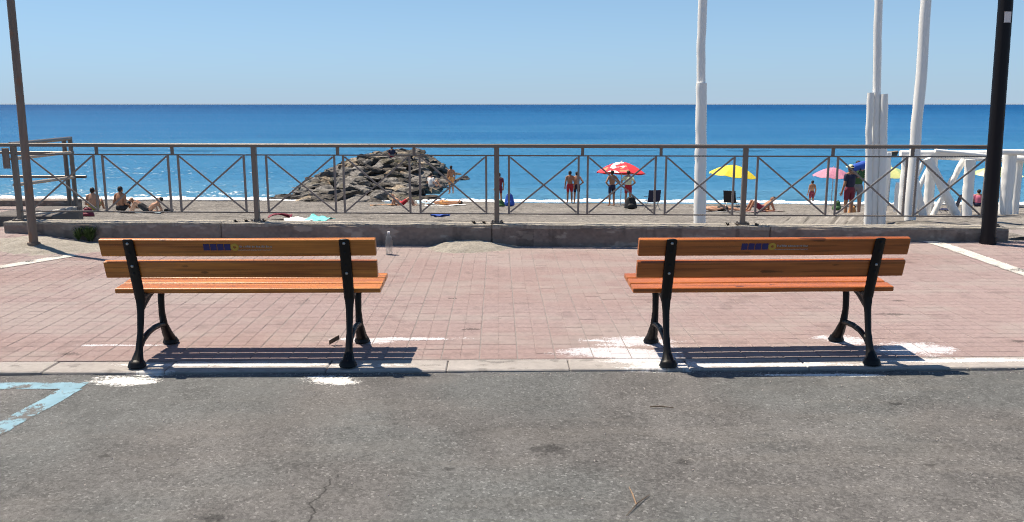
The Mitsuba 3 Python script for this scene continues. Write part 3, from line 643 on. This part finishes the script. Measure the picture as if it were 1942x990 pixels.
# ------------------------------------------------------------------ people
def person(label, loc, yaw, pose, h=1.7, skin="m_skin", top=None, shorts="m_navy", hair="m_hair", arms="down", hat=None):
    k = h / 1.7; X = lambda x, y, z: (x, y, z)
    J = dict(pelvis=(0, 0, .93), waist=(0, .0, 1.08), chest=(0, -.01, 1.27), neck=(0, 0, 1.455), head=(0, .015, 1.575))
    for s, n in ((-1, "l"), (1, "r")):
        J["sh" + n] = (s * .175, -.01, 1.375); J["el" + n] = (s * .235, -.03, 1.10); J["wr" + n] = (s * .245, .05, .86); J["ha" + n] = (s * .245, .07, .79)
        J["hip" + n] = (s * .09, 0, .90); J["kn" + n] = (s * .105, .015, .49); J["an" + n] = (s * .115, -.02, .075); J["to" + n] = (s * .135, .12, .025)
    if arms == "hips":
        for s, n in ((-1, "l"), (1, "r")): J["el" + n] = (s * .34, -.08, 1.14); J["wr" + n] = (s * .19, .02, 1.0); J["ha" + n] = (s * .13, .06, .98)
    if arms == "lift":
        J["elr"] = (.33, .05, 1.30); J["wrr"] = (.25, .12, 1.52); J["har"] = (.22, .12, 1.60)
    if pose == "sit":
        for a in ("pelvis", "waist", "chest", "neck", "head", "shl", "shr", "ell", "elr"):
            x, y, z = J[a]; d = z - .93; J[a] = (x, y + .10 * d, .13 + d * .97)
        for s, n in ((-1, "l"), (1, "r")):
            J["hip" + n] = (s * .10, .03, .12); J["kn" + n] = (s * .15, .42, .40); J["an" + n] = (s * .13, .66, .07); J["to" + n] = (s * .14, .80, .05)
            J["wr" + n] = (s * .19, .22, .22); J["ha" + n] = (s * .17, .28, .24)
    if pose == "lie":
        for a, (x, y, z) in list(J.items()):
            J[a] = (x * (1.15 if a[:2] in ("el", "wr", "ha") else 1), z - .85, .125 + y * .9)
        for n in "lr":
            x, y, z = J["an" + n]; J["an" + n] = (x, y, .06); x, y, z = J["to" + n]; J["to" + n] = (x * 1.2, y - .02, .18)
            x, y, z = J["kn" + n]; J["kn" + n] = (x, y, .14)
    if pose == "prop":                                                          # lying on the back, propped on the elbows, knees up
        for a, (x, y, z) in list(J.items()): J[a] = (x, z - .85, .125 + y)
        for a, (dy, dz) in dict(waist=(0, .05), chest=(-.04, .16), neck=(-.06, .27), head=(-.07, .38)).items(): x, y, z = J[a]; J[a] = (x, (2 * .0 + y) * .85 + dy, .12 + dz)
        for s, n in ((-1, "l"), (1, "r")):
            J["sh" + n] = (s * .18, .42, .33); J["el" + n] = (s * .24, .52, .05); J["wr" + n] = (s * .22, .28, .04); J["ha" + n] = (s * .21, .20, .04)
            J["kn" + n] = (s * .11, -.33, .42); J["an" + n] = (s * .12, -.52, .07); J["to" + n] = (s * .13, -.66, .04)
    J = {a: np.array(v, float) for a, v in J.items()}
    up = J["head"] - J["neck"]; up /= np.linalg.norm(up)
    fwd = {"lie": np.array([0, .0, 1.0]), "prop": np.array([0, -.7, .7])}.get(pose, np.array([0, 1.0, 0]))
    fwd = fwd - up * (fwd @ up); fwd /= np.linalg.norm(fwd); side = np.cross(fwd, up)
    flatr = lambda a, b, c_: (a, b, c_) if pose in ("stand", "sit") else (a, c_, b)
    C = chain
    body = C([(J["pelvis"], flatr(.155, .105, .10)), (J["waist"], flatr(.130, .09, .09)), (J["chest"], flatr(.160, .105, .11)), ((J["shl"] + J["shr"]) / 2 + up * .01, flatr(.150, .080, .058)), (J["neck"], .060), (J["head"] - up * .06, .060)])
    body += [hull(ell(J["neck"], .050), ell(J["sh" + n] + up * .012, .052)) for n in "lr"]
    hd = [hull(ell(J["head"] + up * .02 - fwd * .012, .083), ell(J["head"] - up * .02 + fwd * .012, .074), ell(J["head"] - up * .075 + fwd * .040, .042))]
    hd += [hull(ell(J["head"] + fwd * .085 + up * .012, .009, 6, 4), ell(J["head"] + fwd * .100 - up * .022, .014, 6, 4))]                                   # nose
    hd += [hull(ell(J["head"] + fwd * .078 - up * .055 - side * .02, .009, 6, 4), ell(J["head"] + fwd * .078 - up * .055 + side * .02, .009, 6, 4))]           # mouth
    hd += [hull(ell(J["head"] + s * side * .080 + up * .015, .018, 6, 4), ell(J["head"] + s * side * .083 - up * .025, .011, 6, 4)) for s in (-1, 1)]          # ears
    hd += [hull(ell(J["head"] + s * side * .030 + up * .012 + fwd * .077, .011, 6, 4)) for s in (-1, 1)]                                                      # eyes
    for n in "lr":
        body += C([(J["sh" + n], .056), (J["el" + n], .042), (J["wr" + n], .029)], 8, 6)
        body += C([(J["hip" + n], .088), (J["kn" + n], .056), ((J["kn" + n] * .6 + J["an" + n] * .4), .055), (J["an" + n], .037)], 8, 6)
        body += C([(J["an" + n], .038), (J["to" + n], .028)], 8, 6) + C([(J["an" + n] - (J["to" + n] - J["an" + n]) * .3, .032), (J["to" + n], .027)], 8, 6)
        w, hh = J["wr" + n], J["ha" + n]; d = hh - w; d /= np.linalg.norm(d); sx = np.cross(d, [.3, .9, .2]); sx /= np.linalg.norm(sx); nz = np.cross(sx, d)
        body += [hull(ell(w, .026, 8, 5), ell(w + d * .075 + sx * .026, .014, 6, 4), ell(w + d * .075 - sx * .026, .014, 6, 4))]
        for q, ln in ((-.03, .062), (-.010, .078), (.010, .074), (.03, .055)):
            kk = w + d * (.078 + ln * .5) + sx * q * 1.1
            hd += [hull(ell(w + d * .075 + sx * q, .0095, 6, 4), ell(kk, .0085, 6, 4)), hull(ell(kk, .0085, 6, 4), ell(kk + d * ln * .45 + nz * .018, .007, 6, 4))]
        hd += [hull(ell(w + d * .03 - sx * .022, .012, 6, 4), ell(w + d * .055 - sx * .055 + nz * .015, .009, 6, 4)), hull(ell(w + d * .055 - sx * .055 + nz * .015, .009, 6, 4), ell(w + d * .085 - sx * .062 + nz * .02, .008, 6, 4))]
    M = T().translate(list(map(float, loc))).rotate([0, 0, 1], math.degrees(yaw)).scale(k)
    t = thing("person", label, "person")
    b = soft(union(body), .045, 6); b = tri(union([m3.Manifold(m3.Mesh(np.asarray(b.vertices, np.float32), np.asarray(b.faces, np.uint32)))] + hd))
    put("body", b, skin, t, smooth=50, tw=M)
    cap = hull(ell(J["head"] + up * .036 - fwd * .026, .089), ell(J["head"] - up * .015 - fwd * .045, .066))
    put("hair", tri(cap), hair, t, smooth=60, tw=M)
    if hat:
        put("hat", tri(union([hull(ell(J["head"] + up * .06 - fwd * .01, (.10, .10, .07))), hull(ell(J["head"] + up * .05 + fwd * .02, (.14, .15, .012)))])), hat, t, smooth=50, tw=M)
    if shorts:
        ms = C([(J["pelvis"], flatr(.168, .118, .10)), (J["pelvis"] * .45 + J["waist"] * .55, flatr(.155, .108, .05))])
        for n in "lr":
            m_ = J["hip" + n] * .4 + J["kn" + n] * .6; ms += C([(J["hip" + n], .102), (m_, .086)], 8, 6)
        put("shorts", soft(union(ms), .05, 3), shorts, t, smooth=60, tw=M)
    if top:
        ms = C([(J["pelvis"] * .3 + J["waist"] * .7, flatr(.160, .115, .09)), (J["chest"], flatr(.175, .12, .12)), ((J["shl"] + J["shr"]) / 2, flatr(.155, .09, .06))])
        for n in "lr": ms += C([(J["sh" + n], .070), (J["sh" + n] * .45 + J["el" + n] * .55, .062)], 8, 6)
        put("shirt", soft(union(ms), .05, 3), top, t, smooth=60, tw=M)
    return t
def on_sand(x, y, dz=0.0): return [x, y, float(sandz(np.array([x]), np.array([y]))[0]) + dz]
PI = math.pi
person("person in olive print shorts sitting on the sand, leftmost, back to the road", on_sand(-14.95, 29.95), .1, "sit", 1.68, top=None, shorts="m_olive")
person("bare backed person in dark shorts sitting on the sand beside a lying one", on_sand(-14.0, 30.0), -.25, "sit", 1.75, skin="m_tan", shorts="m_black")
person("person lying propped up on a pale blue towel at the left of the beach", on_sand(-12.95, 29.65, .02), -1.5 , "prop", 1.6, shorts="m_black")
person("tiny person in a dark shirt sitting on top of the boulder mound", [-8.05, 57.0, -2.0], .3, "sit", 1.7, top="m_navy", shorts="m_red", skin="m_tan")
person("person in a white shirt sitting on the boulders near their right foot", [-4.55, 47.2, -3.0], -.6, "sit", 1.65, top="m_white", shorts="m_grey")
person("tanned person standing at the right edge of the boulders", [-3.45, 47.9, -3.40], .5, "stand", 1.6, skin="m_tan", shorts="m_orange")
person("person in red swimwear lying on the sand below the boulders", on_sand(-5.1, 39.4, .02), 1.45, "prop", 1.65, shorts="m_red")
person("tanned person in orange lying on a white towel below the boulders", on_sand(-3.2, 39.9, .03), -1.45, "lie", 1.72, skin="m_tan", shorts="m_orange")
person("person in a dark maroon top standing behind the middle railing post", on_sand(-.66, 43.6), .3, "stand", 1.62, top="m_maroon", shorts="m_maroon")
person("bather in red trunks, left one of the pair at the water's edge", on_sand(3.06, 44.6), .1, "stand", 1.72, skin="m_tan", shorts="m_red")
person("bather in dark shorts, right one of the pair at the water's edge", on_sand(3.45, 44.9), -.1, "stand", 1.70, shorts="m_navy", arms="hips")
person("person in navy swim shorts standing under the red parasol", on_sand(4.78, 40.3), .3, "stand", 1.72, skin="m_tan", shorts="m_navy", arms="hips")
person("person in a pale loose shirt and red shorts standing under the red parasol", on_sand(5.68, 41.2), -.3, "stand", 1.72, top="m_cream", shorts="m_red", arms="hips")
person("person in dark shorts lying on the sand left of the yellow parasol's pole", on_sand(8.4, 33.6, .02), 1.4, "lie", 1.7, shorts="m_black")
person("tanned person lying on the sand right of the yellow parasol's pole", on_sand(9.75, 33.0, .02), -1.4, "prop", 1.62, skin="m_tan", shorts="m_maroon")
person("small bather in dark red trunks wading by the pink parasol", [16.6, 46.6, -4.02], .2, "stand", 1.5, skin="m_tan", shorts="m_maroon")
qm = person("person in a dark shirt and maroon shorts shouldering a blue bag", on_sand(10.66, 26.6), .35, "stand", 1.72, skin="m_tan", top="m_navy", shorts="m_maroon", arms="lift", hat="m_cream")
person("person in a dark green shirt half hidden behind the white double mast", on_sand(11.16, 27.3), -.2, "stand", 1.85, top="m_green", shorts="m_grey")
person("person in a pink top sitting on the sand beyond the timber fence", on_sand(23.3, 42.0), -.4, "sit", 1.7, top="m_pink", shorts="m_navy")

# ------------------------------------------------------------------ parasols
def red_print(p, n, uv):
    k = fbm(p.x * 2.2, p.y * 2.2, p.z * 4.0, 3)
    c = mix((.70, .035, .055), (.82, .80, .76), smoothstep(.53, .57, k))
    return mix(c, (.42, .22, .12), smoothstep(.64, .67, fbm(p.x * 3 + 4, p.y * 3, p.z * 5, 2)))
mat("m_redprint", proc(red_print), 0.7, 0.3)
def parasol(label, loc, R, H, rise, mats, tilt=(0, 0), val=.10, pole=True):
    t = thing("parasol", label, "parasol", "beach parasols near the water")
    z0 = sandz(np.array([loc[0]]), np.array([loc[1]]))[0]
    A = trimesh.transformations.euler_matrix(tilt[0], tilt[1], .2); A[:3, 3] = [loc[0], loc[1], z0 + H]
    M = T(A.tolist())
    for k in range(8):
        a0, a1 = k * math.tau / 8, (k + 1) * math.tau / 8; v = []
        rr = np.linspace(.02, 1, 7)
        for off in (0, -.012):
            for r in rr:
                for f in np.linspace(0, 1, 6):
                    a = a0 + (a1 - a0) * f; e = 1 - .05 * math.sin(math.pi * f) * r
                    v.append([R * r * e * math.cos(a), R * r * e * math.sin(a), rise * (1 - r ** 1.7) - .05 * r * r * math.sin(math.pi * f) + off])
        nr, nf = 7, 6; f_ = []
        for i in range(nr - 1):
            for j in range(nf - 1):
                q = i * nf + j; s = nr * nf
                f_ += [[q, q + nf, q + nf + 1], [q, q + nf + 1, q + 1], [s + q, s + q + nf + 1, s + q + nf], [s + q, s + q + 1, s + q + nf + 1]]
        for j in range(nf - 1): q = (nr - 1) * nf + j; s = nr * nf; f_ += [[q, s + q, s + q + 1], [q, s + q + 1, q + 1]]
        put("panel", trimesh.Trimesh(v, f_, process=False), mats[k % len(mats)], t, tw=M, smooth=40)
        put("rib", tube([(0, 0, rise - .05), (.55 * R * math.cos(a0), .55 * R * math.sin(a0), rise * (1 - .55 ** 1.7) - .025), (R * math.cos(a0), R * math.sin(a0), -.015)], .008, 6), "m_sticker", t, tw=M)
    top = A @ np.array([0, 0, rise, 1])
    put("pole", tube([(loc[0] - .0, loc[1], z0 - .2), (top - (A @ np.array([0, 0, 1, 0])) * .02)[:3]], .02, 8), "m_sticker", t)
    f2 = trimesh.creation.cylinder(.018, .09, sections=8); f2.apply_translation([0, 0, rise + .03]); put("finial", f2, "m_sticker", t, tw=M)
parasol("red parasol with white print, two people under it", (5.48, 42.4), 1.28, 1.62, .55, ["m_redprint", "m_redprint", "m_umbred", "m_redprint"], (-.10, .06))
parasol("plain yellow parasol right of the lone white mast", (10.62, 40.6), 1.18, 1.55, .48, ["m_yellow"], (.03, .10))
parasol("pink parasol behind the person shouldering a bag", (15.95, 42.0), .98, 1.48, .44, ["m_umbpink"], (.02, .05))
parasol("green and yellow striped parasol between the white masts and the timber fence", (18.95, 42.3), .98, 1.50, .44, ["m_lime", "m_yellowpale", "m_lime", "m_lime"], (.0, .0))
parasol("pale cream parasol behind the dark lamp post", (24.3, 42.4), 1.2, 1.62, .42, ["m_cream", "m_lime"], (.0, .03))

# ------------------------------------------------------------------ things lying on the sand
def towel(name, label, x, y, w, d, yaw, m, cat="towel", h=.02, lump=.06):
    xs, ys = np.linspace(-w / 2, w / 2, 22), np.linspace(-d / 2, d / 2, 14); s = rng.integers(99)
    g = grid(xs, ys, lambda X, Y: lump * nfbm(np.stack([X * 3, Y * 3, 0 * X], -1), 3, s))
    b = g.copy(); b.vertices[:, 2] -= .012; b.faces = b.faces[:, ::-1]
    g = cat_([g, b]); c, sn = math.cos(yaw), math.sin(yaw)
    v = g.vertices.copy(); q = np.c_[v[:, 0] * c - v[:, 1] * sn + x, v[:, 0] * sn + v[:, 1] * c + y]
    g.vertices = np.c_[q, v[:, 2] + sandz(q[:, 0], q[:, 1]) + h]
    put(name, g, m, label=label, cat=cat, smooth=True)
def bag(name, label, x, y, s, m, cat="bag", strap=True):
    t = thing(name, label, cat); z = on_sand(x, y)[2]
    b = soft(union([hull(ell((0, 0, .30), (.42, .30, .28)), ell((0, 0, .72), (.30, .22, .24)), ell((0, 0, .10), (.46, .34, .10))), hull(ell((0, -.30, .25), (.28, .12, .20)))]), .12, 4)
    b.vertices *= np.array(s); b.apply_translation([x, y, z])
    put("pack", b, m, t, smooth=60)
    put("strap", tube([(x - .2 * s[0], y - .1, z + .85 * s[2]), (x, y - .1, z + 1.05 * s[2]), (x + .2 * s[0], y - .1, z + .85 * s[2])], .014, 6), "m_black", t)
towel("towel", "dark red towel bundled on the near sand", -6.75, 24.4, .62, .55, .1, "m_maroon", lump=.22)
towel("towel", "white towel lying beside the dark red bundle", -5.95, 23.3, .75, .75, .3, "m_white", lump=.16)
towel("towel", "turquoise towel lying right of the white one", -5.40, 23.4, .72, .75, -.2, "m_turq", lump=.22)
towel("towel", "blue and white towel alone on the near sand", -2.05, 24.0, .55, .60, .0, "m_blue", lump=.26)
towel("towel", "pale blue towel under the propped up person at the left", -13.0, 29.5, 1.5, .8, .05, "m_pale", lump=.03)
towel("towel", "white towel under the person in orange", -3.15, 39.7, 1.95, .9, .1, "m_white", lump=.03)
towel("towel", "pale blue towel crumpled between the two lying people below the boulders", -3.95, 38.3, .8, .7, .2, "m_pale", lump=.28)
towel("towel", "beige towel left of the person in red swimwear", -5.9, 38.2, 1.1, .7, .2, "m_orange", lump=.06)
towel("towel", "grey towel under the lying person left of the yellow parasol", 8.45, 33.4, 1.8, .8, .05, "m_grey", lump=.03)
towel("towel", "dusky pink towel under the lying person right of the yellow parasol", 9.8, 32.8, 1.6, .8, .05, "m_dusky", lump=.03)
bag("backpack", "blue backpack standing on the sand right of the middle railing post", -.12, 38.7, (.55, .6, .62), "m_blue")
bag("beach_bag", "dark green bag lying left of the blue backpack", -.55, 38.4, (.55, .5, .32), "m_green")
bag("backpack", "black bags heaped on the sand under the red parasol", 4.98, 35.2, (.62, .6, .56), "m_black")
bag("beach_bag", "green bag beside the person shouldering the blue bag", 13.5, 34.9, (.45, .5, .40), "m_green")
bag("beach_bag", "dark purple bag beside the steps at the left", -12.95, 25.6, (.42, .5, .30), "m_maroon")
bag("beach_bag", "tan bag at the feet of the two people by the double mast", 10.95, 27.0, (.36, .4, .42), "m_orange")
bb = thing("sling_bag", "bright blue rolled bag carried over a shoulder", "bag")
qz = on_sand(10.66, 26.6)[2]
put("roll", soft(m3.Manifold.hull_points(np.vstack([ell((10.72, 26.62, qz + 1.60), .115), ell((11.08, 26.70, qz + 1.70), .135)])), .08, 2), "m_blue", bb, smooth=60)
put("strap", tube([(10.75, 26.55, qz + 1.55), (10.84, 26.50, qz + 1.40), (10.95, 26.55, qz + 1.60)], .015, 6), "m_black", bb)
sh = thing("shoes", "pair of black beach shoes on the sand right of the pale blue towel", "shoes")
for dx in (0, .16):
    z = on_sand(-12.75 + dx, 30.9)[2]
    put("shoe", soft(m3.Manifold.hull_points(np.vstack([ell((-12.75 + dx, 30.85, z + .05), (.055, .07, .06)), ell((-12.73 + dx, 31.06, z + .035), (.05, .06, .035))])), .05, 2), "m_black", sh, smooth=60)
def chair(label, x, y, yaw, m):
    t = thing("folding_chair", label, "chair"); z = on_sand(x, y)[2]
    M = T().translate([x, y, z]).rotate([0, 0, 1], math.degrees(yaw))
    put("seat", box(-.25, .25, -.22, .22, .34, .365, .008), m, t, tw=M)
    bk = box(-.26, .26, -.012, .012, 0, .50, .008); bk.apply_transform(trimesh.transformations.rotation_matrix(.25, [1, 0, 0])); bk.apply_translation([0, -.22, .36]); put("backrest", bk, m, t, tw=M)
    for sx in (-1, 1):
        put("leg", tube([(sx * .26, -.26, 0), (sx * .26, .22, .36)], .013, 6), "m_bolt", t, tw=M); put("leg", tube([(sx * .24, .26, 0), (sx * .24, -.20, .36)], .013, 6), "m_bolt", t, tw=M)
        put("armrest", bar((sx * .28, -.26, .56), (sx * .28, .20, .54), .04, .02, bev=.005), "m_black", t, tw=M)
chair("navy folding beach chair right of the black bags", 5.85, 35.1, .15, "m_navy")
chair("black low beach chair beside the yellow parasol's pole", 9.05, 34.6, -.6, "m_black")
chair("blue folding beach chair seen through the timber fence", 13.5, 26.0, .9, "m_navy")
